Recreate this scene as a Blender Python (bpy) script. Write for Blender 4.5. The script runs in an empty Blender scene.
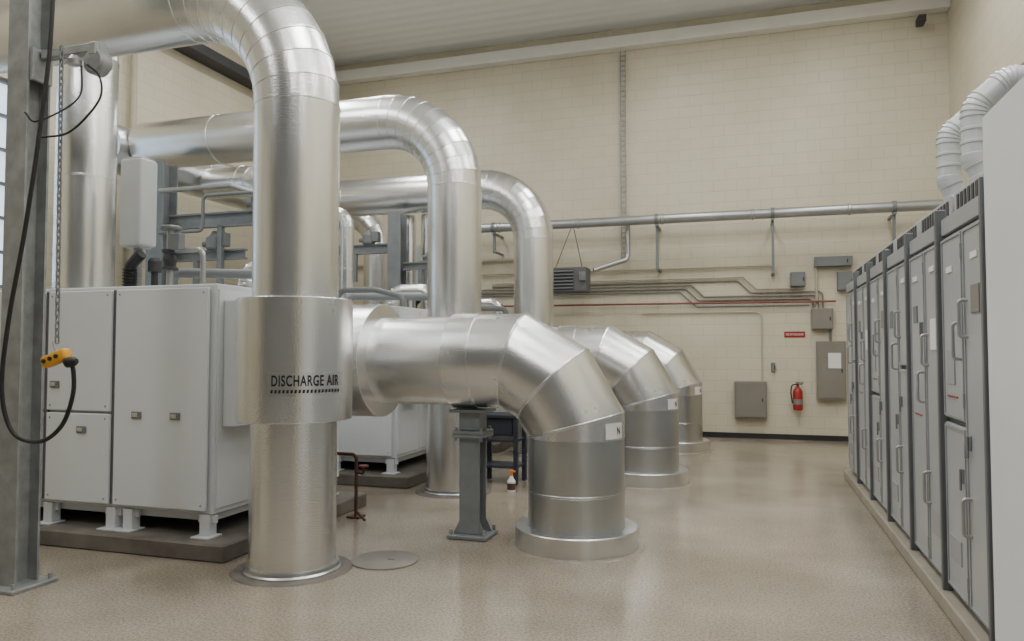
import bpy, bmesh, math, random
from mathutils import Vector, Matrix, Quaternion
random.seed(4)
SC = bpy.context.scene
COL = SC.collection

# ------------------------------------------------------------------ materials
def mat(name, col, rough=0.5, metal=0.0, var=0.0, vscale=3.0, bump=0.0, bscale=60.0, spec=0.5, stretch=(1,1,1), vor=False, dist=0.004):
    m = bpy.data.materials.new(name); m.use_nodes = True
    nt = m.node_tree; b = nt.nodes["Principled BSDF"]
    b.inputs["Base Color"].default_value = (*col, 1)
    b.inputs["Roughness"].default_value = rough
    b.inputs["Metallic"].default_value = metal
    b.inputs["Specular IOR Level"].default_value = spec
    tc = nt.nodes.new("ShaderNodeTexCoord")
    mp = nt.nodes.new("ShaderNodeMapping"); mp.inputs["Scale"].default_value = stretch
    nt.links.new(tc.outputs["Object"], mp.inputs["Vector"])
    if var > 0:
        n = nt.nodes.new("ShaderNodeTexNoise"); n.inputs["Scale"].default_value = vscale
        n.inputs["Detail"].default_value = 6
        nt.links.new(mp.outputs[0], n.inputs["Vector"])
        r = nt.nodes.new("ShaderNodeValToRGB")
        r.color_ramp.elements[0].position = 0.3; r.color_ramp.elements[1].position = 0.7
        r.color_ramp.elements[0].color = (*[c*(1-var) for c in col], 1)
        r.color_ramp.elements[1].color = (*[min(1, c*(1+var)) for c in col], 1)
        nt.links.new(n.outputs["Fac"], r.inputs["Fac"])
        nt.links.new(r.outputs["Color"], b.inputs["Base Color"])
        mr = nt.nodes.new("ShaderNodeMapRange")
        mr.inputs["To Min"].default_value = max(0.03, rough-0.02); mr.inputs["To Max"].default_value = rough+0.03
        nt.links.new(n.outputs["Fac"], mr.inputs["Value"])
        nt.links.new(mr.outputs[0], b.inputs["Roughness"])
    if bump > 0:
        if vor:
            t = nt.nodes.new("ShaderNodeTexVoronoi"); o = "Distance"
        else:
            t = nt.nodes.new("ShaderNodeTexNoise"); o = "Fac"; t.inputs["Detail"].default_value = 1
        t.inputs["Scale"].default_value = bscale
        nt.links.new(mp.outputs[0], t.inputs["Vector"])
        bp = nt.nodes.new("ShaderNodeBump"); bp.inputs["Strength"].default_value = bump
        bp.inputs["Distance"].default_value = dist
        nt.links.new(t.outputs[o], bp.inputs["Height"])
        nt.links.new(bp.outputs[0], b.inputs["Normal"])
    return m

def block_wall(name, axis, c1, c2, mortar):
    m = bpy.data.materials.new(name); m.use_nodes = True
    nt = m.node_tree; b = nt.nodes["Principled BSDF"]; b.inputs["Roughness"].default_value = 0.45
    tc = nt.nodes.new("ShaderNodeTexCoord"); sp = nt.nodes.new("ShaderNodeSeparateXYZ"); cb = nt.nodes.new("ShaderNodeCombineXYZ")
    nt.links.new(tc.outputs["Object"], sp.inputs[0])
    nt.links.new(sp.outputs[axis], cb.inputs[0]); nt.links.new(sp.outputs[2], cb.inputs[1])
    br = nt.nodes.new("ShaderNodeTexBrick")
    br.inputs["Scale"].default_value = 1; br.inputs["Brick Width"].default_value = 0.4; br.inputs["Row Height"].default_value = 0.2
    br.inputs["Mortar Size"].default_value = 0.008; br.inputs["Mortar Smooth"].default_value = 0.6
    br.inputs["Color1"].default_value = (*c1, 1); br.inputs["Color2"].default_value = (*c2, 1); br.inputs["Mortar"].default_value = (*mortar, 1)
    nt.links.new(cb.outputs[0], br.inputs["Vector"])
    n = nt.nodes.new("ShaderNodeTexNoise"); n.inputs["Scale"].default_value = 0.8; n.inputs["Detail"].default_value = 7
    nt.links.new(tc.outputs["Object"], n.inputs["Vector"])
    mx = nt.nodes.new("ShaderNodeMix"); mx.data_type = 'RGBA'; mx.blend_type = 'MULTIPLY'; mx.inputs["Factor"].default_value = 1.0
    rp = nt.nodes.new("ShaderNodeValToRGB"); rp.color_ramp.elements[0].position = .3; rp.color_ramp.elements[1].position = .65
    rp.color_ramp.elements[0].color = (.88, .88, .85, 1); rp.color_ramp.elements[1].color = (1, 1, 1, 1)
    nt.links.new(n.outputs["Fac"], rp.inputs["Fac"])
    nt.links.new(br.outputs["Color"], mx.inputs[6]); nt.links.new(rp.outputs["Color"], mx.inputs[7])
    nt.links.new(mx.outputs[2], b.inputs["Base Color"])
    bp = nt.nodes.new("ShaderNodeBump"); bp.inputs["Strength"].default_value = 0.3; bp.inputs["Distance"].default_value = 0.006; bp.invert = True
    nt.links.new(br.outputs["Fac"], bp.inputs["Height"]); nt.links.new(bp.outputs[0], b.inputs["Normal"])
    return m

def floor_mat():
    m = bpy.data.materials.new("polished_floor"); m.use_nodes = True
    nt = m.node_tree; b = nt.nodes["Principled BSDF"]
    tc = nt.nodes.new("ShaderNodeTexCoord")
    n1 = nt.nodes.new("ShaderNodeTexNoise"); n1.inputs["Scale"].default_value = 1.0; n1.inputs["Detail"].default_value = 8
    n2 = nt.nodes.new("ShaderNodeTexNoise"); n2.inputs["Scale"].default_value = 60; n2.inputs["Detail"].default_value = 4; n2.inputs["Roughness"].default_value = .8
    for n in (n1, n2): nt.links.new(tc.outputs["Object"], n.inputs["Vector"])
    r1 = nt.nodes.new("ShaderNodeValToRGB"); r1.color_ramp.elements[0].position = .30; r1.color_ramp.elements[1].position = .70
    r1.color_ramp.elements[0].color = (.285, .248, .192, 1); r1.color_ramp.elements[1].color = (.43, .38, .305, 1)
    r2 = nt.nodes.new("ShaderNodeValToRGB"); r2.color_ramp.elements[0].position = .38; r2.color_ramp.elements[1].position = .58
    r2.color_ramp.elements[0].color = (.55, .53, .50, 1); r2.color_ramp.elements[1].color = (1, 1, 1, 1)
    nt.links.new(n1.outputs["Fac"], r1.inputs["Fac"]); nt.links.new(n2.outputs["Fac"], r2.inputs["Fac"])
    mx = nt.nodes.new("ShaderNodeMix"); mx.data_type = 'RGBA'; mx.blend_type = 'MULTIPLY'; mx.inputs["Factor"].default_value = 1.0
    nt.links.new(r1.outputs["Color"], mx.inputs[6]); nt.links.new(r2.outputs["Color"], mx.inputs[7])
    nt.links.new(mx.outputs[2], b.inputs["Base Color"])
    mr = nt.nodes.new("ShaderNodeMapRange"); mr.inputs["To Min"].default_value = 0.13; mr.inputs["To Max"].default_value = 0.25
    nt.links.new(n1.outputs["Fac"], mr.inputs["Value"]); nt.links.new(mr.outputs[0], b.inputs["Roughness"])
    b.inputs["Specular IOR Level"].default_value = .75
    return m

def deck_mat():
    m = bpy.data.materials.new("ribbed_deck"); m.use_nodes = True
    nt = m.node_tree; b = nt.nodes["Principled BSDF"]; b.inputs["Base Color"].default_value = (.80, .82, .81, 1); b.inputs["Roughness"].default_value = .5
    tc = nt.nodes.new("ShaderNodeTexCoord")
    w = nt.nodes.new("ShaderNodeTexWave"); w.bands_direction = 'Y'; w.inputs["Scale"].default_value = 1.1; w.wave_profile = 'SIN'
    nt.links.new(tc.outputs["Object"], w.inputs["Vector"])
    bp = nt.nodes.new("ShaderNodeBump"); bp.inputs["Strength"].default_value = 0.18; bp.inputs["Distance"].default_value = 0.04
    nt.links.new(w.outputs["Fac"], bp.inputs["Height"]); nt.links.new(bp.outputs[0], b.inputs["Normal"])
    return m

M = {}
AB = dict(bump=.6, bscale=95, dist=.0022)
M['alu'] = mat("embossed_aluminium", (.79, .80, .805), .26, 1.0, var=.03, vscale=3.0, **AB)
M['alu2'] = mat("embossed_aluminium_dull", (.73, .74, .745), .29, 1.0, var=.04, vscale=3, **AB)
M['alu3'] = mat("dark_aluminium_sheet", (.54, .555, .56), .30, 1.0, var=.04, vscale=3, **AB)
M['band'] = mat("smooth_aluminium_band", (.76, .77, .775), .28, 1.0, var=.03)
M['galv'] = mat("galvanised_steel", (.29, .305, .305), .48, .4, var=.2, vscale=9, bump=.1, bscale=40)
M['bluegray'] = mat("grey_painted_steel", (.22, .24, .25), .42, .2, var=.12, vscale=6)
M['enc'] = mat("enclosure_light_paint", (.62, .65, .67), .34, 0, var=.02, vscale=2)
M['encd'] = mat("enclosure_door_paint", (.66, .69, .71), .30, 0, var=.02, vscale=2)
M['dark'] = mat("dark_gap", (.04, .04, .045), .6, 0, var=.1)
M['gap'] = mat("grey_gap", (.11, .11, .115), .6, 0, var=.1)
M['pad'] = mat("stained_concrete", (.14, .125, .11), .7, 0, var=.25, vscale=5, bump=.3, bscale=25)
M['curb'] = mat("pale_concrete", (.33, .30, .245), .5, 0, var=.12, vscale=5, bump=.2, bscale=25)
M['grout'] = mat("worn_floor_grout", (.25, .22, .175), .4, 0, var=.2, vscale=9)
M['lid'] = mat("grey_cover_plate", (.24, .225, .20), .4, .2, var=.1, vscale=6)
M['swg'] = mat("switchgear_grey_paint", (.31, .325, .335), .36, 0, var=.04, vscale=2)
M['swd'] = mat("switchgear_door_paint", (.375, .395, .405), .32, 0, var=.03, vscale=2)
M['swp'] = mat("switchgear_post_dark", (.13, .14, .148), .4, .1, var=.08, vscale=4)
M['hand'] = mat("grey_handle_metal", (.42, .43, .44), .35, .7, var=.05)
M['white'] = mat("white_paint", (.74, .77, .80), .4, 0, var=.02)
M['tank'] = mat("dull_grey_tank_paint", (.50, .52, .53), .4, 0, var=.04)
M['hose'] = mat("pale_grey_duct_paint", (.52, .545, .56), .35, .15, var=.04)
M['black'] = mat("black_rubber", (.012, .012, .013), .5, 0, var=.1)
M['yellow'] = mat("yellow_plastic", (.72, .36, .03), .45, 0, var=.1, vscale=8)
M['chrome'] = mat("chrome", (.7, .7, .7), .2, 1.0, var=.03)
M['red'] = mat("red_enamel", (.32, .015, .015), .35, 0, var=.05)
M['redpipe'] = mat("dull_red_pipe", (.22, .07, .055), .5, 0, var=.15)
M['beige'] = mat("beige_painted_conduit", (.45, .415, .32), .5, 0, var=.05)
M['pipegrey'] = mat("grey_steel_pipe", (.40, .41, .415), .34, .7, var=.1)
M['taupe'] = mat("taupe_panel_paint", (.22, .205, .175), .45, 0, var=.05)
M['gbox'] = mat("grey_box_paint", (.165, .18, .185), .45, 0, var=.05)
M['paper'] = mat("white_paper", (.78, .78, .76), .7, 0, var=.02)
M['brown'] = mat("rusty_brown_pipe", (.10, .05, .035), .6, .2, var=.3, vscale=10)
M['navy'] = mat("dark_navy_steel", (.03, .035, .05), .5, .2, var=.1)
M['ink'] = mat("black_ink", (.012, .012, .012), .6, 0, var=.01)
M['orange'] = mat("orange_cap", (.75, .2, .03), .5, 0, var=.05)
M['glass'] = mat("daylit_glass", (.5, .62, .75), .1, 0, var=.02)
M['glass'].node_tree.nodes["Principled BSDF"].inputs["Emission Color"].default_value = (.7, .85, 1, 1)
M['glass'].node_tree.nodes["Principled BSDF"].inputs["Emission Strength"].default_value = 1.5
wc = ((.64, .59, .465), (.655, .605, .48), (.565, .52, .405))
M['wallb'] = block_wall("cream_block_wall", 0, *wc)
M['walls'] = block_wall("cream_block_wall_side", 1, *wc)
M['wallf'] = mat("darkened_front_wall", (.14, .14, .14), .6, 0, var=.05)  # unseen wall behind camera, shade put into its colour for metal reflection contrast
M['floor'] = floor_mat()
M['deck'] = deck_mat()
M['trim'] = mat("ledge_paint", (.78, .78, .74), .5, 0, var=.03)
M['base'] = mat("black_baseboard", (.02, .02, .02), .5, 0, var=.1)

# ------------------------------------------------------------------ mesh builder
def frame(d):
    d = d.normalized()
    a = Vector((0, 0, 1)).cross(d) if abs(d.z) < .95 else Vector((0, 1, 0)).cross(d).cross(d) * -1
    if a.length < 1e-4: a = Vector((0, 1, 0))
    a.normalize(); return a, d.cross(a).normalized()

def fillet(pts, R, n):
    P = [Vector(p) for p in pts]; out = [P[0]]
    for i in range(1, len(P)-1):
        d1 = (P[i]-P[i-1]).normalized(); d2 = (P[i+1]-P[i]).normalized()
        ang = d1.angle(d2)
        if ang < 1e-3: continue
        t = R*math.tan(ang/2); s = P[i]-d1*t
        ax = d1.cross(d2).normalized(); c = s + ax.cross(d1).normalized()*R
        for k in range(n+1):
            out.append(c + Quaternion(ax, ang*k/n) @ (s-c))
    out.append(P[-1]); return out

class MB:
    def __init__(s): s.bm = bmesh.new()
    def box(s, c, size, bev=0.0, rot=None, seg=1):
        g = bmesh.ops.create_cube(s.bm, size=1.0); vs = g['verts']
        bmesh.ops.transform(s.bm, matrix=Matrix.Diagonal((*size, 1)), verts=vs)
        if bev > 0:
            es = list({e for v in vs for e in v.link_edges})
            r = bmesh.ops.bevel(s.bm, geom=es, offset=bev, segments=seg, affect='EDGES', profile=.5)
            vs = list({v for f in r['faces'] for v in f.verts} | {v for v in vs if v.is_valid})
        m2 = Matrix.Translation(Vector(c)) @ (rot.to_4x4() if rot is not None else Matrix.Identity(4))
        bmesh.ops.transform(s.bm, matrix=m2, verts=vs)
        return s
    def rings(s, L, caps=True, close=False):
        prev = None; first = None
        for ring in L:
            vs = [s.bm.verts.new(p) for p in ring]
            if prev:
                n = len(vs)
                for i in range(n): s.bm.faces.new((prev[i], prev[(i+1) % n], vs[(i+1) % n], vs[i]))
            else: first = vs
            prev = vs
        if close:
            n = len(prev)
            for i in range(n): s.bm.faces.new((prev[i], prev[(i+1) % n], first[(i+1) % n], first[i]))
        elif caps:
            s.bm.faces.new(list(reversed(first))); s.bm.faces.new(prev)
        return s
    def lathe(s, prof, p0=(0, 0, 0), d=(0, 0, 1), N=48, close=False):
        p0 = Vector(p0); d = Vector(d).normalized(); a, b = frame(d); L = []
        for (r, z) in prof:
            L.append([p0 + d*z + a*(r*math.cos(2*math.pi*i/N)) + b*(r*math.sin(2*math.pi*i/N)) for i in range(N)])
        return s.rings(L, close=close)
    def cyl(s, p0, p1, r, r2=None, N=20):
        p0 = Vector(p0); p1 = Vector(p1)
        return s.lathe([(r, 0), (r if r2 is None else r2, (p1-p0).length)], p0, p1-p0, N)
    def jacket(s, V, r, N=64, seams=True, spacing=1.5, bead=.0048, bw=.010):
        V = [Vector(v) for v in V]
        dirs = [(V[i+1]-V[i]).normalized() for i in range(len(V)-1)]
        a, b = frame(dirs[0]); L = []
        def ring(C, d, nb, rr):
            out = []
            for i in range(N):
                t = 2*math.pi*i/N; off = a*(rr*math.cos(t)) + b*(rr*math.sin(t))
                out.append(C + off - d*(off.dot(nb)/d.dot(nb)))
            L.append(out)
        ring(V[0], dirs[0], dirs[0], r)
        for i, d in enumerate(dirs):
            ln = (V[i+1]-V[i]).length
            if seams and spacing and ln > spacing*1.2:
                k = max(1, int(ln/spacing))
                for j in range(1, k+1):
                    C = V[i] + d*(ln*j/(k+1))
                    for o, e in ((-bw, 0), (-bw*.6, bead), (bw*.6, bead), (bw, 0)): ring(C+d*o, d, d, r+e)
            if i < len(dirs)-1:
                d2 = dirs[i+1]; nb = (d+d2).normalized(); C = V[i+1]
                if seams:
                    ring(C-d*bw, d, nb, r); ring(C-d*bw*.6, d, nb, r+bead)
                else: ring(C, d, nb, r)
                q = d.rotation_difference(d2); a = q @ a; b = q @ b
                if seams:
                    ring(C+d2*bw*.6, d2, nb, r+bead); ring(C+d2*bw, d2, nb, r)
            else: ring(V[-1], d, d, r)
        return s.rings(L)
    def sweep(s, pts, r, N=12, R=None, n=6):
        if R: pts = fillet(pts, R, n)
        return s.jacket(pts, r, N, seams=False)
    def quadgrid(s, fn, nu, nv):
        g = [[s.bm.verts.new(fn(i/nu, j/nv)) for j in range(nv+1)] for i in range(nu+1)]
        for i in range(nu):
            for j in range(nv): s.bm.faces.new((g[i][j], g[i+1][j], g[i+1][j+1], g[i][j+1]))
        return s
    def prism(s, poly, axis, t):
        ax = Vector(axis)*t/2
        A = [s.bm.verts.new(Vector(v)-ax) for v in poly]; B = [s.bm.verts.new(Vector(v)+ax) for v in poly]
        s.bm.faces.new(A); s.bm.faces.new(B[::-1]); n = len(poly)
        for i in range(n): s.bm.faces.new((A[i], A[(i+1) % n], B[(i+1) % n], B[i]))
        return s
    def done(s, name, m, parent=None, loc=(0, 0, 0), sharp=25, label=None, split=False):
        bm = s.bm
        bm.normal_update()
        bmesh.ops.recalc_face_normals(bm, faces=bm.faces[:])
        for f in bm.faces: f.smooth = True
        for e in bm.edges:
            e.smooth = len(e.link_faces) == 2 and e.calc_face_angle(0) < math.radians(sharp)
        me = bpy.data.meshes.new(name); bm.to_mesh(me); me.materials.append(m)
        out = []
        if split:
            bm.verts.ensure_lookup_table(); seen = set(); isl = []
            for v in bm.verts:
                if v.index in seen: continue
                st = [v]; seen.add(v.index); comp = set()
                while st:
                    q = st.pop(); comp.add(q.index)
                    for e in q.link_edges:
                        o = e.other_vert(q)
                        if o.index not in seen: seen.add(o.index); st.append(o)
                isl.append(comp)
            for comp in isl:
                b2 = bmesh.new(); b2.from_mesh(me); b2.verts.ensure_lookup_table()
                bmesh.ops.delete(b2, geom=[v for v in b2.verts if v.index not in comp], context='VERTS')
                m2 = bpy.data.meshes.new(name); b2.to_mesh(m2); b2.free(); m2.materials.append(m)
                out.append(bpy.data.objects.new(name, m2))
            bpy.data.meshes.remove(me)
        else: out.append(bpy.data.objects.new(name, me))
        bm.free()
        for o in out:
            COL.objects.link(o); o.location = loc
            if parent: o.parent = parent
            if label: o["label"] = label
        return out[0]

def root(name, loc, label, cat, group=None):
    o = bpy.data.objects.new(name, None); o.empty_display_size = .1; o.location = loc; COL.objects.link(o)
    o["label"] = label; o["category"] = cat
    if group: o["group"] = group
    return o
def top(o, label, cat, group=None):
    o["label"] = label; o["category"] = cat
    if group: o["group"] = group
    return o
def struct(o): o["kind"] = "structure"; return o
def copy_thing(o, loc=None, parent=None, label=None):
    c = o.copy(); COL.objects.link(c)
    if parent is not None: c.parent = parent
    if loc is not None: c.location = loc
    if label: c["label"] = label
    for ch in list(o.children): copy_thing(ch, None, c)
    return c

def text_tris(s, width, height, bold=0.0):
    cu = bpy.data.curves.new("t", 'FONT'); cu.body = s; cu.size = 1; cu.offset = bold; cu.space_character = 1.12 if bold else 1
    ob = bpy.data.objects.new("t", cu); COL.objects.link(ob)
    bpy.context.view_layer.update()
    me = bpy.data.meshes.new_from_object(ob)
    bpy.data.objects.remove(ob)
    xs = [v.co.x for v in me.vertices]; ys = [v.co.y for v in me.vertices]
    x0, x1, y0, y1 = min(xs), max(xs), min(ys), max(ys)
    vs = [((v.co.x-x0)/(x1-x0)*width-width/2, (v.co.y-y0)/(y1-y0)*height-height/2) for v in me.vertices]
    fs = [tuple(p.vertices) for p in me.polygons]
    bpy.data.meshes.remove(me)
    return vs, fs
def text_obj(name, s, width, height, fn, m, parent, bold=0.0):
    vs, fs = text_tris(s, width, height, bold)
    me = bpy.data.meshes.new(name); me.from_pydata([tuple(fn(x, y)) for x, y in vs], [], fs); me.materials.append(m)
    o = bpy.data.objects.new(name, me); COL.objects.link(o); o.parent = parent
    return o

# ------------------------------------------------------------------ room
XL, XR, YF, YN, ZC = -8.7, 3.2, 13.9, -4.0, 7.6
struct(MB().box(((XL+XR)/2, (YF+YN)/2, -.1), (XR-XL+.4, YF-YN+.4, .2)).done("floor", M['floor']))
struct(MB().box(((XL+XR)/2, (YF+YN)/2, ZC+.1), (XR-XL+.4, YF-YN+.4, .2)).done("ceiling", M['deck']))
struct(MB().box(((XL+XR)/2, YF+.1, ZC/2), (XR-XL+.4, .2, ZC)).done("wall_back", M['wallb']))
struct(MB().box(((XL+XR)/2, YN-.1, ZC/2), (XR-XL+.4, .2, ZC)).done("wall_front", M['wallf']))
struct(MB().box((XR+.1, (YF+YN)/2, ZC/2), (.2, YF-YN, ZC)).done("wall_right", M['walls']))
wl = MB()
wy0, wy1, wz0, wz1 = 5.0, 7.0, 2.3, 4.9
wl.box((XL-.1, (YN+wy0)/2, ZC/2), (.2, wy0-YN, ZC)); wl.box((XL-.1, (YF+wy1)/2, ZC/2), (.2, YF-wy1, ZC))
wl.box((XL-.1, (wy0+wy1)/2, wz0/2), (.2, wy1-wy0, wz0)); wl.box((XL-.1, (wy0+wy1)/2, (wz1+ZC)/2), (.2, wy1-wy0, ZC-wz1))
struct(wl.done("wall_left", M['walls']))
w = struct(MB().box((XL-.12, (wy0+wy1)/2, (wz0+wz1)/2), (.02, wy1-wy0, wz1-wz0)).done("window_1", M['glass']))
fr = MB()
for i in range(6): fr.box((XL-.08, wy0+.03+(wy1-wy0-.06)*i/5, (wz0+wz1)/2), (.05, .05, wz1-wz0))
for i in range(7): fr.box((XL-.08, (wy0+wy1)/2, wz0+.03+(wz1-wz0-.06)*i/6), (.05, wy1-wy0, .04))
fr.done("window_frame", M['gbox'], parent=w)
struct(MB().box(((XL+XR)/2, YF-.01, .045), (XR-XL, .03, .09)).done("baseboard_back", M['base']))
struct(MB().box(((XL+XR)/2, YF-.12, 7.28), (XR-XL, .24, .22), .01).done("trim_1", M['trim']))
# ------------------------------------------------------------------ big discharge pipes
def discharge(px, py, zc, xend, label, sleeve, R=.82):
    rt = root("discharge_pipe", (px, py, 0), label, "pipe", "insulated vertical process pipes")
    V = fillet([(0, 0, 0), (0, 0, zc), (xend-px, 0, zc)], R, 10)
    MB().jacket(V, .30, 80, spacing=1.7).done("pipe_jacket", M['alu'], rt)
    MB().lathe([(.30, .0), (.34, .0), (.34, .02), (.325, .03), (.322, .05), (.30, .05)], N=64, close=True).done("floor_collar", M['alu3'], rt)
    MB().lathe([(.341, .0), (.42, .0), (.41, .008), (.341, .012)], N=48, close=True).done("grout_ring", M['pad'], rt)
    if sleeve:
        z0, z1, rs = 1.06, 1.91, .405
        MB().lathe([(.31, z0), (rs-.003, z0), (rs, z0+.004), (rs, z1-.004), (rs-.004, z1), (.31, z1+.002)], N=96, close=True).done("sleeve", M['alu'], rt)
        a0 = math.radians(-56.4+12)
        def cyl(r): return lambda x, z: Vector((r*math.cos(a0+x/r), r*math.sin(a0+x/r), 1.345+z))
        lb = MB(); c = cyl(rs+.002); lb.quadgrid(lambda u, v: c((u-.5)*.52, (v-.5)*.15-.02), 24, 2)
        lb.done("name_label", M['band'], rt)
        text_obj("lettering", "DISCHARGE AIR", .475, .074, cyl(rs+.005), M['ink'], rt, bold=.022)
        mk = MB()
        for i in range(19):
            x = -.235+.47*i/18; c2 = cyl(rs+.005)
            vs = [mk.bm.verts.new(c2(x+dx, z)) for dx, z in ((-.010, -.082), (.006, -.082), (.009, -.060), (-.005, -.060))]
            mk.bm.faces.new(vs)
        mk.done("marking_stripe", M['ink'], rt)
    return rt
discharge(-3.11, 4.66, 4.22, -8.6, "silver embossed aluminium pipe with wide lettered sleeve, elbow overhead", True, .92)
discharge(-3.12, 7.72, 4.17, -7.4, "silver aluminium jacketed pipe rising behind the lettered one", False)
discharge(-3.1, 10.85, 4.03, -7.4, "silver aluminium jacketed pipe rising beside the block wall", False)
top(MB().jacket([(-7.72, 7.30, 4.12), (-7.72, 12.3, 4.12)], .315, 64, spacing=2).done("header_pipe", M['alu2']), "silver jacketed overhead header pipe joining the discharge pipes", "pipe")
fl = root("floor_lid", (-2.58, 5.04, 0), "flat round grey cover plate lying on the floor", "floor cover")
MB().lathe([(.0001, 0), (.245, 0), (.245, .010), (.235, .014), (.0001, .014)], N=48).done("plate", M['lid'], fl)
MB().box((.05, 0, .017), (.05, .012, .006), .002).done("lift_slot", M['taupe'], fl)

# ------------------------------------------------------------------ intake ducts
def intake(px, py, x0, label):
    rt = root("intake_duct", (px, py, 0), label, "duct", "large silver elbow ducts")
    r = .385; zc = 1.46
    V1 = Vector((-.505, 0, 1.46)); V2 = Vector((-.185, 0, 1.275)); V3 = Vector((0, 0, .955))
    MB().jacket([(x0-px, 0, zc), (-.74, 0, zc)], r*.965, 80, spacing=0).done("horizontal_run", M['alu2'], rt)
    MB().lathe([(r*.965, 0), (r+.012, 0), (r+.012, .22), (r*.965, .22)], (-1.02, 0, zc), (1, 0, 0), N=80, close=True).done("joint_band", M['alu'], rt)
    MB().jacket([V1-Vector((.30, 0, 0)), V1, V2, V3, V3-Vector((0, 0, .10))], r+.003, 80, spacing=0, bead=.005).done("mitred_elbow", M['alu'], rt)
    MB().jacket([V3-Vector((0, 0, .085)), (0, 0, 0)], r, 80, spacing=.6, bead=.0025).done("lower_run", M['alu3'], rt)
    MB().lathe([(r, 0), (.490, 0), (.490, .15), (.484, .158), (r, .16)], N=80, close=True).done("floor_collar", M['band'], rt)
    MB().lathe([(.491, 0), (.54, 0), (.53, .006), (.491, .010)], N=48, close=True).done("grout_ring", M['grout'], rt)
    MB().lathe([(r, .14), (.49, .14), (.49, .81), (.487, .814), (r*.96, .83)], (x0-px, 0, zc), (1, 0, 0), N=80, close=True).done("wall_collar", M['alu'], rt)
    a0 = math.radians(-48+20)
    rr2 = r+.009
    c = lambda x, z, q=rr2: Vector((q*math.cos(a0+x/q), q*math.sin(a0+x/q), .93+z))
    MB().quadgrid(lambda u, v: c((u-.5)*.20, (v-.5)*.12), 8, 1).done("tag", M['paper'], rt)
    text_obj("tag_lettering", "N", .045, .055, lambda x, y: c(x+.045, y, rr2+.003), M['ink'], rt, bold=.02)
    return rt
intake(-1.34, 5.92, -3.86, "large silver mitred elbow duct entering floor beside steel post")
intake(-1.19, 8.98, -3.86, "silver mitred elbow duct, second in the row")
intake(-1.10, 12.0, -3.86, "silver mitred elbow duct beside the block wall")

def duct_post(x, y):
    rt = root("duct_support", (x, y, 0), "grey steel flanged post holding up the silver duct", "support", "duct support posts")
    b = MB()
    b.box((0, -.08, .46), (.175, .018, .84)); b.box((0, .08, .46), (.175, .018, .84)); b.box((0, 0, .46), (.016, .15, .84))
    b.done("column", M['bluegray'], rt)
    MB().box((0, 0, .020), (.34, .32, .03), .004).done("base_plate", M['bluegray'], rt)
    g = MB()
    for sx in (-1, 1):
        for sy in (-.08, .08):
            g.prism([(sx*.0885, sy, .036), (sx*.14, sy, .036), (sx*.0885, sy, .14)], (0, 1, 0), .012)
    g.done("gusset", M['bluegray'], rt, split=True)
    MB().box((0, 0, .84), (.27, .27, .026), .003).box((0, 0, .869), (.27, .27, .026), .003).done("flange", M['bluegray'], rt)
    MB().box((0, 0, .96), (.18, .18, .15), .004).done("spacer", M['bluegray'], rt)
    MB().box((0, 0, 1.046), (.31, .29, .026), .003).done("saddle_plate", M['bluegray'], rt)
    bl = MB()
    for sx in (-.11, .11):
        for sy in (-.11, .11):
            bl.cyl((sx, sy, .80), (sx, sy, .91), .014, N=8)
            bl.cyl((sx*1.3, sy*1.15, .03), (sx*1.3, sy*1.15, .08), .015, N=8)
    bl.done("bolt", M['galv'], rt, split=True)
    return rt
p = duct_post(-2.22, 5.92)
copy_thing(p, (-2.15, 8.98, 0))

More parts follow.
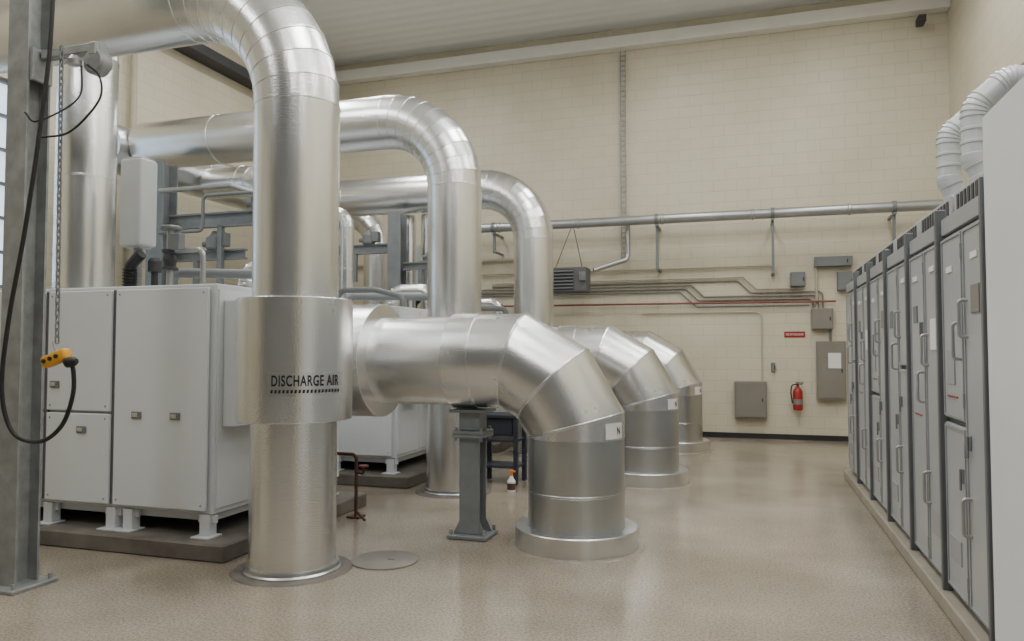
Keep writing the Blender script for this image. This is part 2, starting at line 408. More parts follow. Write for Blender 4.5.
# ------------------------------------------------------------------ machine enclosures
def enclosure(x, y, label):
    rt = root("compressor_enclosure", (x, y, .13), label, "compressor", "white machine enclosures")
    W, D, z0, z1 = 3.1, 1.85, .17, 1.93
    MB().box((-W/2, D/2+.02, (z0+z1)/2), (W, D-.02, z1-z0), .008).done("body", M['enc'], rt)
    MB().box((-W/2, D/2+.02, z0-.03), (W-.1, D-.14, .06)).done("skid", M['enc'], rt)
    for fx in (-.07, -.80, -.97, -1.62, -2.3, -3.03):
        for fy in (.06, D-.06):
            b = MB(); b.box((fx, fy, .09), (.09, .09, .16), .004); b.box((fx, fy-.02, .006), (.16, .16, .012), .002)
            b.box((fx, fy, .135), (.16, .03, .06), .003)
            b.done("foot", M['enc'], rt)
    def door(xa, xb, za, zb, latches):
        d = MB().box(((xa+xb)/2, .005, (za+zb)/2), (xb-xa, .03, zb-za), .006).done("door", M['encd'], rt)
        s = MB()
        for q in ((xa+.04, za+.04), (xb-.04, za+.04), (xa+.04, zb-.04), (xb-.04, zb-.04)): s.cyl((q[0], -.009, q[1]), (q[0], -.014, q[1]), .008, N=8)
        s.done("screw", M['galv'], d, split=True)
        for lx, lz in latches:
            l = MB().box((lx, -.016, lz), (.095, .012, .055), .003).done("latch", M['gbox'], d)
            MB().box((lx-.01, -.025, lz), (.050, .008, .030), .002).done("latch_paddle", M['beige'], l)
    door(-.93, -.045, .20, 1.90, [(-.70, .91), (-.33, .91)])
    door(-1.63, -.975, .93, 1.90, [(-1.54, 1.14)]); door(-1.63, -.975, .20, .91, [(-1.25, .78)])
    door(-2.33, -1.68, .93, 1.90, [(-1.78, 1.14)]); door(-2.33, -1.68, .20, .91, [(-2.0, .78)])
    door(-3.06, -2.38, .20, 1.90, [(-2.5, .9)])
    s = MB()
    for gx in (-.953, -1.655, -2.355): s.box((gx, .022, 1.05), (.045, .02, 1.70))
    s.done("door_gap_strip", M['gap'], rt, split=True)
    for ya, yb in ((.05, .62), (.66, 1.22), (1.26, 1.80)):
        MB().box((.002, (ya+yb)/2, 1.05), (.016, yb-ya, 1.68), .005).done("side_panel", M['encd'], rt)
    bx = MB().box((.07, .30, 1.32), (.12, .40, .98), .008).done("side_box", M['encd'], rt)
    MB().box((.134, .30, 1.32), (.012, .34, .90), .003).done("box_cover", M['enc'], bx)
    return rt
e = enclosure(-3.89, 4.75, "white sheet metal machine enclosure with latched doors beside pipe")
copy_thing(e, (-3.89, 7.83, .13), label="white sheet metal machine enclosure, middle of three")
copy_thing(e, (-3.89, 10.9, .13), label="white sheet metal machine enclosure beside the block wall")
pd = top(MB().box((0, 0, .065), (3.5, 2.15, .13), .012).done("concrete_pad", M['pad'], loc=(-5.41, 5.68, 0)), "dark stained concrete plinth under white enclosure", "plinth", "machine plinths")
for yy in (8.76, 11.83): copy_thing(pd, (-5.41, yy, 0))

def riser(x, y, h, xe, label, r):
    rt = root("riser_pipe", (x, y, 2.07), label, "pipe", "riser pipes above enclosures")
    MB().jacket(fillet([(0, 0, 0), (0, 0, h), (xe-x, 0, h)], .55, 6), r, 64, spacing=1.3).done("pipe_jacket", M['alu'], rt)
    MB().lathe([(r, 0), (r+.05, 0), (r+.05, .05), (r, .06)], N=48, close=True).done("base_ring", M['band'], rt)
riser(-6.38, 5.87, 2.95, -8.3, "thick silver jacketed riser pipe standing on white enclosure", .275)
riser(-6.3, 8.95, 1.88, -7.41, "silver jacketed riser pipe turning into overhead header", .22)
riser(-6.3, 11.9, 1.88, -7.41, "silver jacketed riser pipe on the enclosure by the block wall", .22)

# ---------------- equipment above the enclosures
def vessel(x, y, label):
    rt = root("air_receiver", (x, y, 2.07), label, "tank", "small grey vessels")
    MB().box((0, 0, .85), (.25, .22, .82), .030, seg=3).done("vessel_body", M['tank'], rt)
    MB().box((0, 0, 1.265), (.20, .17, .015), .004).box((0, 0, .435), (.18, .15, .015), .004).done("end_plate", M['hand'], rt, split=True)
    MB().cyl((0, 0, .0), (0, 0, .45), .04).done("pipe_stub", M['galv'], rt)
    b = MB()
    V = fillet([(.03, -.12, .0), (.03, -.12, .25), (.16, -.12, .36)], .1, 6)
    b.sweep(V, .05, 14)
    for i in range(8): b.lathe([(.05, 0), (.062, .004), (.062, .014), (.05, .018)], (.03, -.12, .01+i*.028), N=16, close=True)
    b.done("ribbed_hose", M['black'], rt)
    MB().cyl((.2, 0, .0), (.2, 0, .22), .03).lathe([(.001, .2), (.06, .2), (.06, .3), (.04, .33), (.001, .33)], (.2, 0, 0), N=20).done("relief_valve", M['dark'], rt)
vessel(-5.45, 5.6, "dull grey upright box tank with black ribbed hose on enclosure roof")
vessel(-5.47, 11.75, "dull grey upright box tank on enclosure roof by the wall")

def top_pipes(y0, grp):
    t = MB(); t.sweep([(-5.0, y0, 2.07), (-5.0, y0, 2.25), (-3.95, y0+.5, 2.25), (-3.95, y0+.5, 2.07)], .045, 18, R=.08)
    top(t.done("roof_pipe", M['gbox']), "dark grey pipe looping over the enclosure roof", "pipe", grp)
    s = MB(); s.jacket(fillet([(-4.75, y0+.75, 2.07), (-4.75, y0+.75, 2.36), (-4.15, y0+.75, 2.36), (-4.15, y0+.75, 2.07)], .16, 5), .10, 32, bead=.003, spacing=0)
    top(s.done("small_elbow_pipe", M['alu']), "small silver jacketed pipe looping on the enclosure roof", "pipe", grp)
top_pipes(5.55, "pipes on enclosure roofs"); top_pipes(8.7, "pipes on enclosure roofs"); top_pipes(11.6, "pipes on enclosure roofs")
bk = MB(); bk.sweep([(-4.95, 8.35, 2.07), (-4.95, 8.35, 2.30), (-4.45, 8.35, 2.30), (-4.05, 8.35, 2.20), (-4.05, 8.35, 2.07)], .036, 18, R=.1)
top(bk.done("grey_hose", M['gbox']), "dark grey hose bent over the middle enclosure", "pipe")
for k_, (xx, yy) in enumerate(((-5.30, 11.15), (-4.98, 11.15))):
    top(MB().jacket([(xx, yy, 2.07), (xx, yy, 3.75)], .105, 32, spacing=.8).done("thin_riser", M['alu']), "thin silver vertical pipe on enclosure roof", "pipe", "thin silver risers")
top(MB().jacket(fillet([(-5.15, 8.9, 2.07), (-5.15, 8.9, 3.4), (-6.05, 8.9, 3.4)], .2, 5), .09, 32, spacing=.8).done("thin_riser", M['alu']), "thin silver pipe rising and bending to riser", "pipe")

def hcolumn(x, y, z0, h, w, bp, m, label, grp=None):
    rt = root("steel_column", (x, y, z0), label, "column", grp)
    MB().box((0, -w/2+.008, h/2), (w, .016, h)).box((0, w/2-.008, h/2), (w, .016, h)).box((0, 0, h/2), (.012, w-.03, h)).done("beam_section", m, rt)
    MB().box((0, 0, .012), (w+bp, w+bp, .024), .004).done("base_plate", m, rt)
    b = MB(); q = w/2+bp*.28
    for sx in (-1, 1):
        for sy in (-1, 1): b.cyl((sx*q, sy*q, .02), (sx*q, sy*q, .06), .012, N=8)
    b.done("anchor_bolt", M['galv'], rt, split=True)
    return rt
hcolumn(-4.62, 3.78, 0, 5.4, .175, .16, M['galv'], "grey galvanised steel column with bolted base plate", "steel columns")
hcolumn(-6.75, 7.30, 0, 3.80, .24, .16, M['bluegray'], "grey steel column between enclosures", "steel columns")
hcolumn(-5.25, 10.6, 0, 3.70, .22, .16, M['bluegray'], "grey steel column beside enclosure by the wall", "steel columns")
def strut(x0, x1, y, z, lab, valve=True, drop=.3, hh=.12, tilt=0):
    rt = root("strut_frame", (x0, y, z), lab, "bracket", "overhead strut frames")
    L = x1-x0
    MB().box((L/2, 0, 0), (L, .10, .02)).box((L/2, 0, hh), (L, .10, .02)).box((L/2, 0, hh/2), (L, .014, hh)).done("beam", M['bluegray'], rt)
    MB().box((L*.35, -.02, -drop/2), (.06, .06, drop)).done("hanger", M['bluegray'], rt)
    if valve:
        v = MB(); v.lathe([(.001, 0), (.09, 0), (.10, .02), (.10, .14), (.06, .17), (.03, .22), (.001, .22)], (L*.6, -.02, hh+.01), N=24)
        v.cyl((L*.6-.16, -.02, hh+.08), (L*.6+.16, -.02, hh+.08), .035).box((L*.6+.14, -.04, hh+.12), (.12, .10, .16), .008)
        v.done("valve_actuator", M['gbox'], rt)
strut(-6.62, -4.5, 7.30, 3.00, "grey strut beam with small valve actuator", True, .7, .15)
strut(-6.62, -5.6, 7.36, 2.62, "short grey strut beam with dark actuator", True, .4, .10)
strut(-6.3, -5.36, 10.6, 3.08, "grey strut beam with dark actuator", True, .45, .13)
strut(-5.13, -4.3, 10.6, 2.80, "grey strut bracket beside column", True, .4, .10)
top(MB().sweep([(-6.6, 7.10, 3.42), (-5.6, 7.10, 3.42), (-5.0, 7.10, 3.22), (-4.3, 7.10, 3.22), (-4.3, 7.10, 2.8)], .03, 14, R=.1).done("instrument_pipe", M['pipegrey']), "thin steel instrument pipe along strut beam", "pipe")
top(MB().sweep([(-6.5, 7.0, 2.9), (-5.9, 7.0, 2.9), (-5.9, 7.0, 3.3), (-5.2, 7.0, 3.3), (-5.2, 7.0, 2.85), (-4.7, 7.0, 2.85)], .02, 12, R=.06).done("instrument_pipe", M['gbox']), "thin dark tube zigzagging beside strut beam", "pipe")
def valve_stack(x, y, z, lab):
    rt = root("pipe_valve", (x, y, z), lab, "valve", "small roof valves")
    MB().cyl((0, 0, 0), (0, 0, .55), .03, N=14).sweep([(0, 0, .35), (.35, 0, .35), (.35, 0, 0)], .024, 12, R=.06).done("valve_pipe", M['pipegrey'], rt)
    MB().lathe([(.03, .18), (.07, .18), (.07, .20), (.045, .22), (.06, .27), (.045, .32), (.07, .34), (.07, .36), (.03, .36)], N=20, close=True).done("valve_body", M['dark'], rt)
    MB().lathe([(.075, .53), (.09, .54), (.09, .56), (.075, .57)], N=24, close=True).box((0, 0, .55), (.17, .012, .012)).box((0, 0, .55), (.012, .17, .012)).done("hand_wheel", M['gbox'], rt)
    MB().box((.12, -.05, .42), (.10, .08, .14), .006).cyl((.12, -.02, .36), (.05, 0, .36), .012, N=8).done("gauge_box", M['gbox'], rt)
valve_stack(-4.85, 5.35, 2.07, "dark roof valve with handwheel and grey pipe")
valve_stack(-5.6, 8.3, 2.07, "dark roof valve with handwheel and grey pipe")
valve_stack(-4.6, 11.2, 2.07, "dark roof valve with handwheel and grey pipe")

# ---------------- hoist, chain, pendant, cables
h = root("pendant_hoist", (-4.44, 3.78, 3.50), "overhead pulley bracket fixed to galvanised column with hanging chain", "hoist")
MB().box((.20, 0, .02), (.50, .06, .06), .006).box((-.075, 0, -.05), (.03, .15, .22), .004).done("bracket_arm", M['galv'], h)
MB().lathe([(.001, -.05), (.07, -.05), (.085, -.035), (.085, .035), (.07, .05), (.001, .05)], (.41, 0, -.08), (0, 1, 0), N=32).box((.41, 0, .0), (.07, .11, .09), .01).done("hoist_body", M['galv'], h)
MB().lathe([(.001, 0), (.04, 0), (.045, .03), (.025, .06), (.001, .06)], (.32, -.10, -.12), N=20).done("limit_switch", M['pipegrey'], h)
ch = MB()
z = 3.46; k = 0
cx, cy = -4.16, 3.62
def link(b, c, rot):
    pts = []
    for i in range(12):
        t = 2*math.pi*i/12; pts.append(Vector((math.cos(t)*.012, 0, math.sin(t)*.012+(.015 if math.sin(t) > 0 else -.015))))
    L = []
    for i, q in enumerate(pts):
        tt = (pts[(i+1) % 12]-pts[i-1]).normalized(); a = Vector((0, 1, 0)); bb = tt.cross(a)
        L.append([Vector(c)+rot @ (q+a*(.005*math.cos(s*math.pi/2.5))+bb*(.005*math.sin(s*math.pi/2.5))) for s in range(5)])
    b.rings(L, close=True)
while z > 1.60:
    link(ch, (cx+(3.5-z)*.045, cy-(3.5-z)*.03, z), Matrix.Rotation(k*math.pi/2, 3, 'Z')); z -= .041; k += 1
chain = top(ch.done("hoist_chain", M['gbox']), "thin steel hoist chain hanging beside the column", "chain"); chain["kind"] = "stuff"
pn = root("pendant_control", (-4.05, 3.54, 1.50), "yellow handheld pendant control hanging on cable", "control")
rY = Matrix.Rotation(math.radians(-18), 3, 'Y')
MB().box((0, 0, 0), (.20, .07, .075), .022, rot=rY, seg=3).done("grip_body", M['yellow'], pn)
MB().lathe([(.001, 0), (.034, 0), (.028, .05), (.016, .07), (.001, .07)], (.09, 0, -.025), (1, 0, .1), N=20).done("cable_gland", M['black'], pn)
bt = MB()
for i in range(3): bt.cyl(rY @ Vector((-.06+.05*i, -.033, 0)), rY @ Vector((-.06+.05*i, -.045, 0)), .013, N=14)
bt.done("button", M['black'], pn, split=True)
MB().sweep([(0, 0, .03), (-.02, 0, .07), (-.03, 0, .10)], .006, 8).done("hook", M['galv'], pn)
def spline(pts, n=8):
    P = [Vector(p) for p in pts]; out = []
    P = [P[0]*2-P[1]]+P+[P[-1]*2-P[-2]]
    for i in range(1, len(P)-2):
        for k in range(n):
            t = k/n; a, b, c, d = P[i-1], P[i], P[i+1], P[i+2]
            out.append(.5*((2*b)+(c-a)*t+(2*a-5*b+4*c-d)*t*t+(3*b-a-3*c+d)*t**3))
    out.append(P[-2]); return out
cb = spline([(-4.10, 3.50, 4.6), (-4.107, 3.50, 3.57), (-4.171, 3.49, 2.90), (-4.253, 3.475, 2.286), (-4.335, 3.45, 1.734), (-4.364, 3.44, 1.305), (-4.294, 3.464, 1.047),
             (-4.136, 3.514, .992), (-3.996, 3.54, 1.09), (-3.926, 3.55, 1.274), (-3.925, 3.55, 1.42), (-3.94, 3.54, 1.472)])
top(MB().sweep(cb, .013, 10).done("pendant_cable", M['black']), "black rubber cable looping down to yellow control", "cable")
cb = spline([(-3.99, 3.66, 3.36), (-3.91, 3.68, 3.28), (-3.89, 3.66, 3.12), (-4.05, 3.6, 2.92), (-4.22, 3.54, 2.88)])
top(MB().sweep(cb, .007, 8).done("signal_cable", M['black']), "thin black cable curling off the hoist", "cable")
cb = spline([(-4.08, 3.70, 3.38), (-4.06, 3.66, 3.15), (-4.20, 3.50, 2.97), (-4.26, 3.46, 3.02)])
top(MB().sweep(cb, .006, 8).done("signal_cable", M['black']), "thin black cable curling off the hoist", "cable")

# ------------------------------------------------------------------ small floor things
st = root("equipment_stand", (-2.80, 8.45, 0), "dark navy steel stand standing behind the silver duct", "stand")
MB().box((0, 0, .78), (.50, .4, .04), .005).done("stand_top", M['navy'], st)
for sx in (-.22, .22):
    for sy in (-.17, .17):
        MB().box((sx, sy, .38), (.05, .05, .76), .004).done("leg", M['navy'], st)
for zz in (.2, .5): MB().box((0, 0, zz), (.46, .36, .03), .004).done("shelf", M['navy'], st)
MB().box((0, -.1, .66), (.36, .12, .20), .01).done("drawer_box", M['navy'], st)
bo = root("spray_bottle", (-2.50, 7.86, 0), "small brown bottle with orange and white cap on floor", "bottle")
MB().lathe([(.001, 0), (.042, 0), (.045, .01), (.045, .12), (.02, .16), (.016, .18), (.001, .18)], N=24).done("bottle_body", M['paper'], bo)
MB().lathe([(.0455, .03), (.0465, .03), (.0465, .1), (.0455, .1)], N=24, close=True).done("bottle_label", M['brown'], bo)
MB().cyl((0, 0, .18), (0, 0, .215), .018, .014).box((.015, 0, .225), (.06, .02, .02), .004).done("nozzle", M['orange'], bo)
dv = root("drain_valve", (-3.50, 6.25, 0), "rusty brown drain pipes with valve beside enclosure", "valve")
MB().sweep([(0, 0, 0), (0, 0, .58), (-.3, 0, .58)], .016, 12, R=.05).sweep([(.0, 0, .42), (.12, -.08, .42), (.12, -.08, .48)], .013, 12, R=.03).done("drain_pipe", M['brown'], dv)
MB().lathe([(.001, -.008), (.045, -.008), (.045, .008), (.001, .008)], (.12, -.08, .49), N=20).done("hand_wheel", M['redpipe'], dv)
MB().sweep([(.06, -.12, .02), (.06, -.12, .10), (.20, -.2, .03)], .012, 10, R=.03).done("drain_spout", M['brown'], dv)
MB().box((0, 0, .01), (.13, .13, .02), .003).done("foot_plate", M['brown'], dv)

# ------------------------------------------------------------------ back wall services
YW = YF
wp = root("wall_pipe", (-6, 13.35, 3.86), "long grey steel pipe running along the block wall on brackets", "pipe")
MB().jacket([(0, 0, 0), (9.1, 0, 0)], .085, 28, spacing=1.7, bead=.012, bw=.03).done("pipe_run", M['pipegrey'], wp)
for bx, dz in ((-4.6, .4), (-1.55, .82), (.39, .95), (2.25, .55)):
    b = MB(); x = bx+6
    b.box((x, .24, -.11), (.05, .60, .04), .003).box((x, .05, -.11-dz/2+.03), (.045, .045, dz), .004).box((x, .28, -dz-.05), (.05, .52, .04), .003)
    b.lathe([(.088, -.03), (.10, -.03), (.10, .03), (.088, .03)], (x, 0, 0), (1, 0, 0), N=24, close=True)
    b.done("pipe_bracket", M['gbox'], wp)
def wpipe(name, pts, r, m, lab, cat="conduit", grp="wall conduits", R=.12):
    return top(MB().sweep(pts, r, 12, R=R).done(name, m), lab, cat, grp)
wpipe("wall_conduit", [(-5.0, 13.82, 3.03), (.45, 13.82, 3.03), (.45, 13.82, 2.9)], .022, M['beige'], "thin cream conduit crossing the block wall")
wpipe("wall_conduit", [(-5.5, 13.80, 2.40), (1.4, 13.80, 2.38)], .018, M['redpipe'], "dull red pipe crossing the block wall", R=None)
wpipe("wall_conduit", [(-5.2, 13.85, 2.72), (-1.0, 13.85, 2.72), (-.78, 13.85, 2.50), (1.12, 13.85, 2.50), (1.12, 13.85, 2.26)], .018, M['taupe'], "thin taupe conduit with neat offset along block wall", R=.08)
wpipe("wall_conduit", [(-5.2, 13.86, 2.66), (-1.1, 13.86, 2.66), (-.88, 13.86, 2.44), (1.04, 13.86, 2.44), (1.04, 13.86, 2.26)], .015, M['taupe'], "thin taupe conduit parallel to the offset one", R=.08)
wpipe("wall_conduit", [(-5.2, 13.86, 2.60), (-1.2, 13.86, 2.60), (-1.1, 13.86, 2.50), (-.9, 13.86, 2.32), (.98, 13.86, 2.32)], .013, M['gbox'], "thin dark conduit low in the parallel bundle", R=.06)
wpipe("wall_conduit", [(-4.8, 13.84, 2.84), (-.1, 13.84, 2.84), (.12, 13.84, 2.62), (.8, 13.84, 2.62), (.8, 13.84, 2.66)], .016, M['beige'], "thin cream conduit feeding grey box", R=.02)
wpipe("wall_conduit", [(-4.8, 13.86, 2.78), (-.2, 13.86, 2.78), (.02, 13.86, 2.56), (1.2, 13.86, 2.56), (1.2, 13.86, 2.26)], .014, M['taupe'], "thin taupe conduit ending at taupe box", R=.08)
wpipe("wall_conduit", [(-1.9, 13.86, 2.22), (.2, 13.86, 2.22), (.2, 13.86, 1.0)], .010, M['beige'], "thin cream conduit dropping to wall panel")
wpipe("wall_conduit", [(1.31, 13.84, 1.68), (1.31, 13.84, 2.0)], .02, M['gbox'], "short grey conduit above breaker panel", R=None)
wpipe("wall_conduit", [(1.1, 13.84, 2.2), (1.1, 13.84, 3.0)], .018, M['beige'], "short cream conduit between boxes", R=None)
wpipe("wall_conduit", [(-7.9, 13.84, 3.3), (-3.6, 13.84, 3.3)], .03, M['beige'], "cream pipe high on block wall", R=None)
wpipe("wall_conduit", [(-8.6, 8.7, 2.2), (-8.6, 8.7, 7.4)], .05, M['beige'], "cream vertical conduit on side wall", R=None)
lad = root("cable_ladder", (-2.2, 13.82, 3.2), "narrow steel cable strip climbing the block wall", "cable ladder")
MB().box((-.05, 0, 1.97), (.022, .03, 3.94)).box((.04, 0, 1.97), (.012, .03, 3.94)).done("side_rail", M['galv'], lad, split=True)
b = MB()
for i in range(41): b.box((-.005, 0, .05+i*.095), (.09, .02, .022))
b.done("rung", M['galv'], lad, split=True)
wpipe("heater_pipe", [(-2.1, 13.6, 4.0), (-2.1, 13.6, 3.2), (-2.35, 13.4, 3.10), (-2.66, 13.25, 2.98)], .045, M['pipegrey'], "grey pipe bending down into unit heater", "pipe", None)
uh = root("unit_heater", (-3.1, 13.15, 2.80), "dark grey louvred box heater hanging from wall pipe", "heater")
MB().box((0, 0, 0), (.72, .42, .44), .015).done("casing", M['gap'], uh)
MB().box((-.10, -.212, 0), (.48, .01, .36)).done("louvre_opening", M['dark'], uh)
b = MB()
for i in range(6): b.box((-.10, -.225, -.15+i*.06), (.47, .04, .012), rot=Matrix.Rotation(.6, 3, 'X'))
b.done("louvre", M['gbox'], uh, split=True)
MB().lathe([(.001, 0), (.16, 0), (.17, .08), (.09, .12), (.001, .12)], (-.36, 0, 0), (-1, 0, 0), N=28).done("fan_motor", M['dark'], uh)
MB().box((.30, -.22, .05), (.12, .06, .16), .006).done("control_box", M['gbox'], uh)
b = MB(); b.cyl((-.25, 0, .22), (0, .2, .98), .008, N=8).cyl((.25, 0, .22), (.05, .2, .98), .008, N=8); b.done("hanger_rod", M['brown'], uh, split=True)
def wallbox(name, x, z, w, h, d, m, lab, cat):
    rt = root(name, (x, YW, z), lab, cat)
    MB().box((0, -d/2, 0), (w, d, h), .006).done("box_body", m, rt)
    MB().box((0, -d-.006, 0), (w*.9, .012, h*.93), .003).done("cover", m, rt)
    MB().box((w*.36, -d-.018, 0), (.02, .014, .06), .003).done("latch", M['dark'], rt)
    return rt
wallbox("electrical_box", 0.0, .68, .54, .64, .14, M['taupe'], "square taupe electrical box mounted low on wall", "electrical box")
bp_ = wallbox("breaker_panel", 1.31, 1.20, .46, 1.0, .13, M['taupe'], "tall taupe breaker panel with paper on its door", "electrical panel")
MB().box((.05, -.148, .17), (.2, .004, .26)).done("paper_notice", M['paper'], bp_)
wallbox("junction_box", .80, 2.77, .24, .25, .14, M['gbox'], "small grey square junction box above conduits", "electrical box")
wallbox("junction_box", 1.37, 3.06, .60, .17, .14, M['gbox'], "wide flat grey junction box high on wall", "electrical box")
wallbox("junction_box", 1.56, 2.72, .26, .32, .14, M['gbox'], "grey junction box beneath the wide one", "electrical box")
wallbox("junction_box", 1.18, 2.08, .34, .36, .14, M['taupe'], "taupe junction box above breaker panel", "electrical box")
wallbox("switch_box", .38, 1.25, .07, .16, .04, M['gbox'], "tiny grey switch box beside extinguisher", "switch")
sg = root("wall_sign", (.74, YW, 1.82), "red sign with white lettering above the extinguisher", "sign")
MB().box((0, -.006, 0), (.34, .012, .10)).done("sign_plate", M['red'], sg)
text_obj("lettering", "FIRE EXTINGUISHER", .29, .04, lambda x, y: Vector((x, -.014, y)), M['paper'], sg)
fe = root("fire_extinguisher", (.77, YW-.13, .52), "red fire extinguisher hung on the block wall", "fire extinguisher")
MB().lathe([(.001, 0), (.07, 0), (.08, .02), (.08, .31), (.06, .36), (.03, .39), (.03, .41), (.001, .41)], N=32).done("cylinder_body", M['red'], fe)
MB().cyl((0, 0, .41), (0, 0, .45), .02).box((.03, 0, .465), (.13, .02, .018), .003).box((.03, 0, .44), (.1, .02, .012), .003).done("valve_handle", M['black'], fe)
MB().sweep(spline([(-.02, 0, .44), (-.09, -.02, .42), (-.11, -.03, .30), (-.09, -.03, .12)]), .011, 10).done("hose", M['black'], fe)
MB().lathe([(.0805, .1), (.0815, .1), (.0815, .19), (.0805, .19)], N=32, close=True).done("body_label", M['taupe'], fe)
MB().box((0, .105, .3), (.06, .05, .2)).done("wall_bracket", M['gbox'], fe)
cm = root("wall_camera", (2.75, 13.9, 7.0), "small dark fixture high on block wall", "camera")
MB().box((0, -.1, 0), (.04, .2, .04)).done("arm", M['gbox'], cm)
MB().box((0, -.26, -.02), (.12, .24, .12), .01).done("housing", M['dark'], cm)
ct = root("cable_tray", (XL+.02, 7.0, 6.35), "dark steel cable tray along top of side wall", "cable tray")
MB().box((.15, 3.3, 0), (.3, 6.6, .03)).box((.0, 3.3, .06), (.02, 6.6, .16)).box((.3, 3.3, .06), (.02, 6.6, .16)).done("tray", M['dark'], ct)

# ------------------------------------------------------------------ switchgear
X0 = 1.15
top(MB().box((1.67, 6.45, .05), (1.2, 7.1, .10), .01).done("equipment_curb", M['curb']), "low concrete curb beneath the grey switchgear", "curb")
def gear(y, variant, label):
    rt = root("switchgear_cabinet", (X0, y, .10), label, "electrical cabinet", "grey switchgear row")
    W, D, H = .945, 1.0, 2.25
    MB().box((D/2, W/2, H/2), (D, W, H), .004).done("body", M['swp'], rt)
    MB().box((-.026, .032, H/2+.03), (.06, .040, H+.06), .005).done("wireway_post", M['swp'], rt)
    def door(ya, yb, za, zb):
        d = MB().box((-.014, (ya+yb)/2, (za+zb)/2), (.028, yb-ya, zb-za), .006).done("door", M['swd'], rt)
        f2 = MB(); t = .014
        f2.box((-.031, ya+t/2+.01, (za+zb)/2), (.009, t, zb-za-.02)).box((-.031, yb-t/2-.01, (za+zb)/2), (.009, t, zb-za-.02))
        f2.box((-.031, (ya+yb)/2, za+t/2+.01), (.0085, yb-ya-.03, t)).box((-.031, (ya+yb)/2, zb-t/2-.01), (.0085, yb-ya-.03, t))
        f2.done("door_frame", M['swg'], d)
        hg = MB()
        for zz in (za+.12, zb-.12): hg.cyl((-.030, ya+.008, zz-.04), (-.030, ya+.008, zz+.04), .010, N=10)
        hg.done("hinge", M['galv'], d, split=True)
        return d
    def dhandle(d, yy, zz, L=.20):
        MB().sweep([(-.022, yy, zz-L/2), (-.07, yy, zz-L/2), (-.07, yy, zz+L/2), (-.022, yy, zz+L/2)], .010, 10, R=.02).done("handle", M['hand'], d)
    def lever(d, yy, zz):
        MB().box((-.033, yy, zz), (.014, .04, .08), .004).box((-.045, yy, zz-.02), (.012, .018, .12), .004).done("lever_handle", M['gbox'], d)
    def plate(d, nm, yy, zz, w, hh, m): MB().box((-.031, yy, zz), (.008, w, hh), .002).done(nm, m, d)
    A0, A1, B0, B1 = .058, W*.5-.009, W*.5+.009, W-.006
    if variant == 0:
        d = door(A0, A1, .05, H-.13); dhandle(d, A1-.06, 1.62); plate(d, "meter_window", .24, 1.72, .15, .15, M['taupe'])
        plate(d, "nameplate", .25, 1.95, .12, .035, M['paper']); lever(d, A1-.07, .95); dhandle(d, A1-.06, .55)
        d = door(B0, B1, .05, 1.02); lever(d, B0+.07, .75); plate(d, "vent_louvre", .74, .3, .24, .14, M['swg'])
        d = door(B0, B1, 1.05, H-.13); dhandle(d, B0+.06, 1.5); plate(d, "control_panel", .76, 1.35, .16, .20, M['swg']); plate(d, "nameplate", .76, 1.92, .12, .035, M['paper'])
        plate(d, "warning_strip", .74, 1.18, .22, .010, M['red'])
    elif variant == 1:
        d = door(A0, A1, .05, 1.30); lever(d, A1-.07, 1.05); dhandle(d, A1-.06, .6)
        d = door(A0, A1, 1.33, H-.13); plate(d, "nameplate", .26, 1.98, .12, .035, M['paper']); dhandle(d, A1-.06, 1.65)
        d = door(B0, B1, .05, H-.13); dhandle(d, B0+.06, 1.4); plate(d, "meter_window", .76, 1.7, .14, .14, M['gbox']); plate(d, "vent_louvre", .74, .3, .24, .14, M['swg']); lever(d, B0+.07, .9)
    else:
        d = door(A0, A1, .05, H-.13); dhandle(d, A1-.06, 1.45); dhandle(d, A1-.06, .55); plate(d, "nameplate", .25, 1.97, .12, .035, M['paper'])
        plate(d, "notice", .24, 1.55, .15, .20, M['paper']); plate(d, "vent_louvre", .26, .35, .22, .16, M['swg'])
        d = door(B0, B1, .05, H-.13); dhandle(d, B0+.06, 1.2); plate(d, "warning_strip", .74, 1.0, .22, .010, M['red']); lever(d, B0+.07, 1.6)
        plate(d, "nameplate", .76, 1.95, .14, .035, M['paper']); plate(d, "meter_window", .77, 1.7, .12, .12, M['gbox'])
    v = MB().box((.35, W/2, H+.075), (.62, W-.06, .15), .008).done("vent_box", M['swd'], rt)
    s = MB()
    for i in range(10): s.box((.038, .12+i*.078, H+.075), (.006, .045, .10))
    s.done("vent_slots", M['dark'], v)
    MB().box((-.014, W/2+.025, H-.058), (.028, W-.06, .10), .003).done("top_rail", M['swg'], rt)
    return rt
ys = [4.2+.95*i for i in range(6)]
g0 = gear(ys[0], 0, "grey switchgear cabinet with meter window and lever handles")
g1 = gear(ys[1], 2, "grey tall-door switchgear cabinet with paper notice")
g2 = gear(ys[2], 1, "grey many-door switchgear cabinet in the row")
copy_thing(g0, (X0, ys[3], .10)); copy_thing(g1, (X0, ys[4], .10)); copy_thing(g2, (X0, ys[5], .10))
copy_thing(g2, (X0, ys[0]-.95, .10))

nc = root("tall_white_cabinet", (.775, 1.0, 0), "smooth white tall cabinet standing beside the grey switchgear", "cabinet")
MB().box((.6, .95, 1.2), (1.2, 1.9, 2.32), .008).done("body", M['white'], nc)
MB().box((-.006, .95, 1.2), (.02, 1.86, 2.28), .004).done("door", M['white'], nc)
MB().box((.6, .95, .02), (1.15, 1.85, .04)).done("plinth", M['dark'], nc)
MB().sweep([(-.01, .15, 1.0), (-.06, .15, 1.0), (-.06, .15, 1.2), (-.01, .15, 1.2)], .01, 10, R=.02).done("handle", M['chrome'], nc)

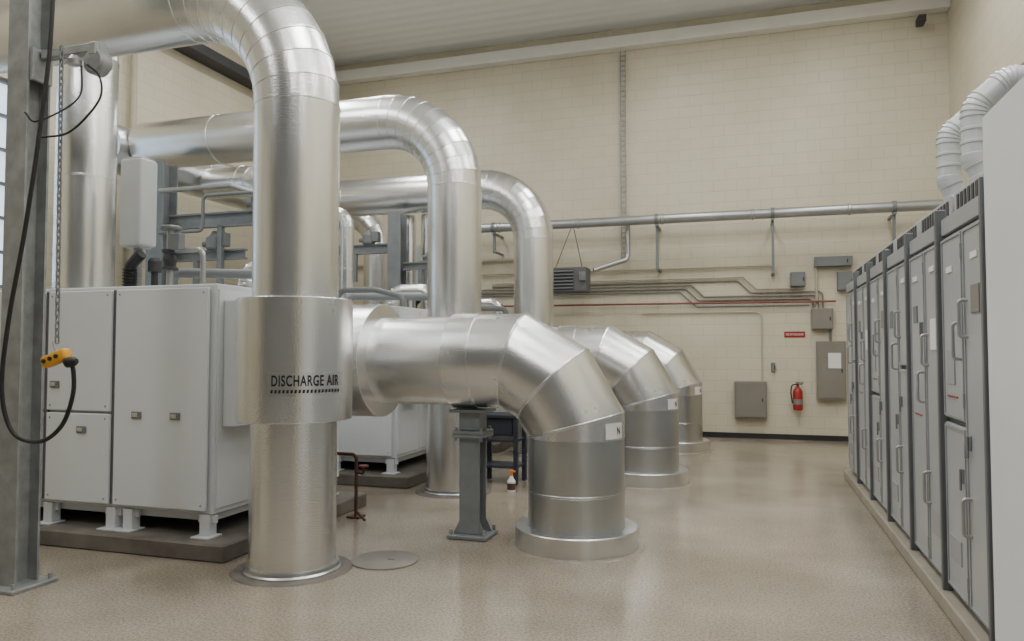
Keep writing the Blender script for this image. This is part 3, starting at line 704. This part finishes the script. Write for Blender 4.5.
def wduct(x, y, lab):
    rt = root("segmented_duct_elbow", (x, y, 2.50), lab, "duct", "pale duct elbows on switchgear")
    V = fillet([(.06, 0, 0), (-.04, 0, .26), (-.04, 0, .60), (.14, 0, .76), (1.2, 0, .76)], .14, 4)
    MB().jacket(V, .075, 40, spacing=.12, bead=.008, bw=.012).done("duct_body", M['hose'], rt)
    MB().lathe([(.075, 0), (.12, 0), (.12, .03), (.08, .04)], (.06, 0, 0), N=36, close=True).done("mounting_flange", M['pipegrey'], rt)
    MB().lathe([(.074, -.02), (.092, -.02), (.092, .02), (.074, .02)], (.25, 0, .76), (1, 0, 0), N=36, close=True).done("clamp_ring", M['gbox'], rt)
wduct(1.42, 5.40, "pale grey segmented duct curving up from switchgear top"); wduct(1.42, 6.05, "pale grey segmented duct curving up from switchgear top")
top(MB().sweep([(1.66, 5.14, 2.50), (1.66, 5.14, 3.40), (3.15, 5.14, 3.40)], .028, 14, R=.12).done("grey_conduit", M['pipegrey']), "grey steel conduit rising beside the curved ducts", "conduit", "conduits on switchgear")
top(MB().sweep([(1.76, 5.22, 2.50), (1.76, 5.22, 3.32), (3.15, 5.22, 3.32)], .022, 14, R=.12).done("grey_conduit", M['pipegrey']), "grey steel conduit rising beside the curved ducts", "conduit", "conduits on switchgear")
gb = root("conduit_support", (2.02, 5.30, 2.35), "grey steel frame carrying the curved ducts", "bracket")
MB().box((.0, .47, .79), (.08, 1.1, .06), .006).done("channel", M['gbox'], gb)
MB().box((0, 0, .38), (.06, .06, .76), .004).box((0, .94, .38), (.06, .06, .76), .004).done("leg", M['gbox'], gb, split=True)
MB().box((-.10, -.02, 1.06), (.34, .05, .05), .004).box((0, -.02, .95), (.05, .05, .26), .004).done("side_arm", M['gbox'], gb)

# ------------------------------------------------------------------ lights
def area(x, y, z, sx, sy, pw, col=(1, .985, .955), up=False):
    l = bpy.data.lights.new("lamp_or_added_uplight", 'AREA'); l.shape = 'RECTANGLE'; l.size = sx; l.size_y = sy; l.energy = pw; l.color = col
    o = bpy.data.objects.new("lamp_or_added_uplight", l); o.location = (x, y, z); COL.objects.link(o)
    if up: o.rotation_euler = (math.pi, 0, 0)
for x in (-6.0, -1.2, 1.6):
    for y, z in ((.3, 6.4), (4.0, 6.4), (7.6, 6.8), (10.8, 7.3)):
        area(x, y, z, .35, 1.8, 80)
for x in (-6.0, -1.2, 1.6):
    for y in (2.0, 6.5): area(x, y, 6.6, .5, 2.0, 44, up=True)  # added uplights out of view, only there to brighten the ceiling
wd = bpy.data.worlds.new("World"); SC.world = wd; wd.use_nodes = True
wd.node_tree.nodes["Background"].inputs[0].default_value = (.8, .85, .9, 1); wd.node_tree.nodes["Background"].inputs[1].default_value = .4

cam = bpy.data.cameras.new("camera"); co = bpy.data.objects.new("camera", cam); COL.objects.link(co)
cam.sensor_width = 36; cam.lens = 750*36/1024; cam.clip_start = .05
co.location = (0, 0, 1.55); co.rotation_euler = (math.radians(92.25), 0, math.radians(17.6))
SC.camera = co
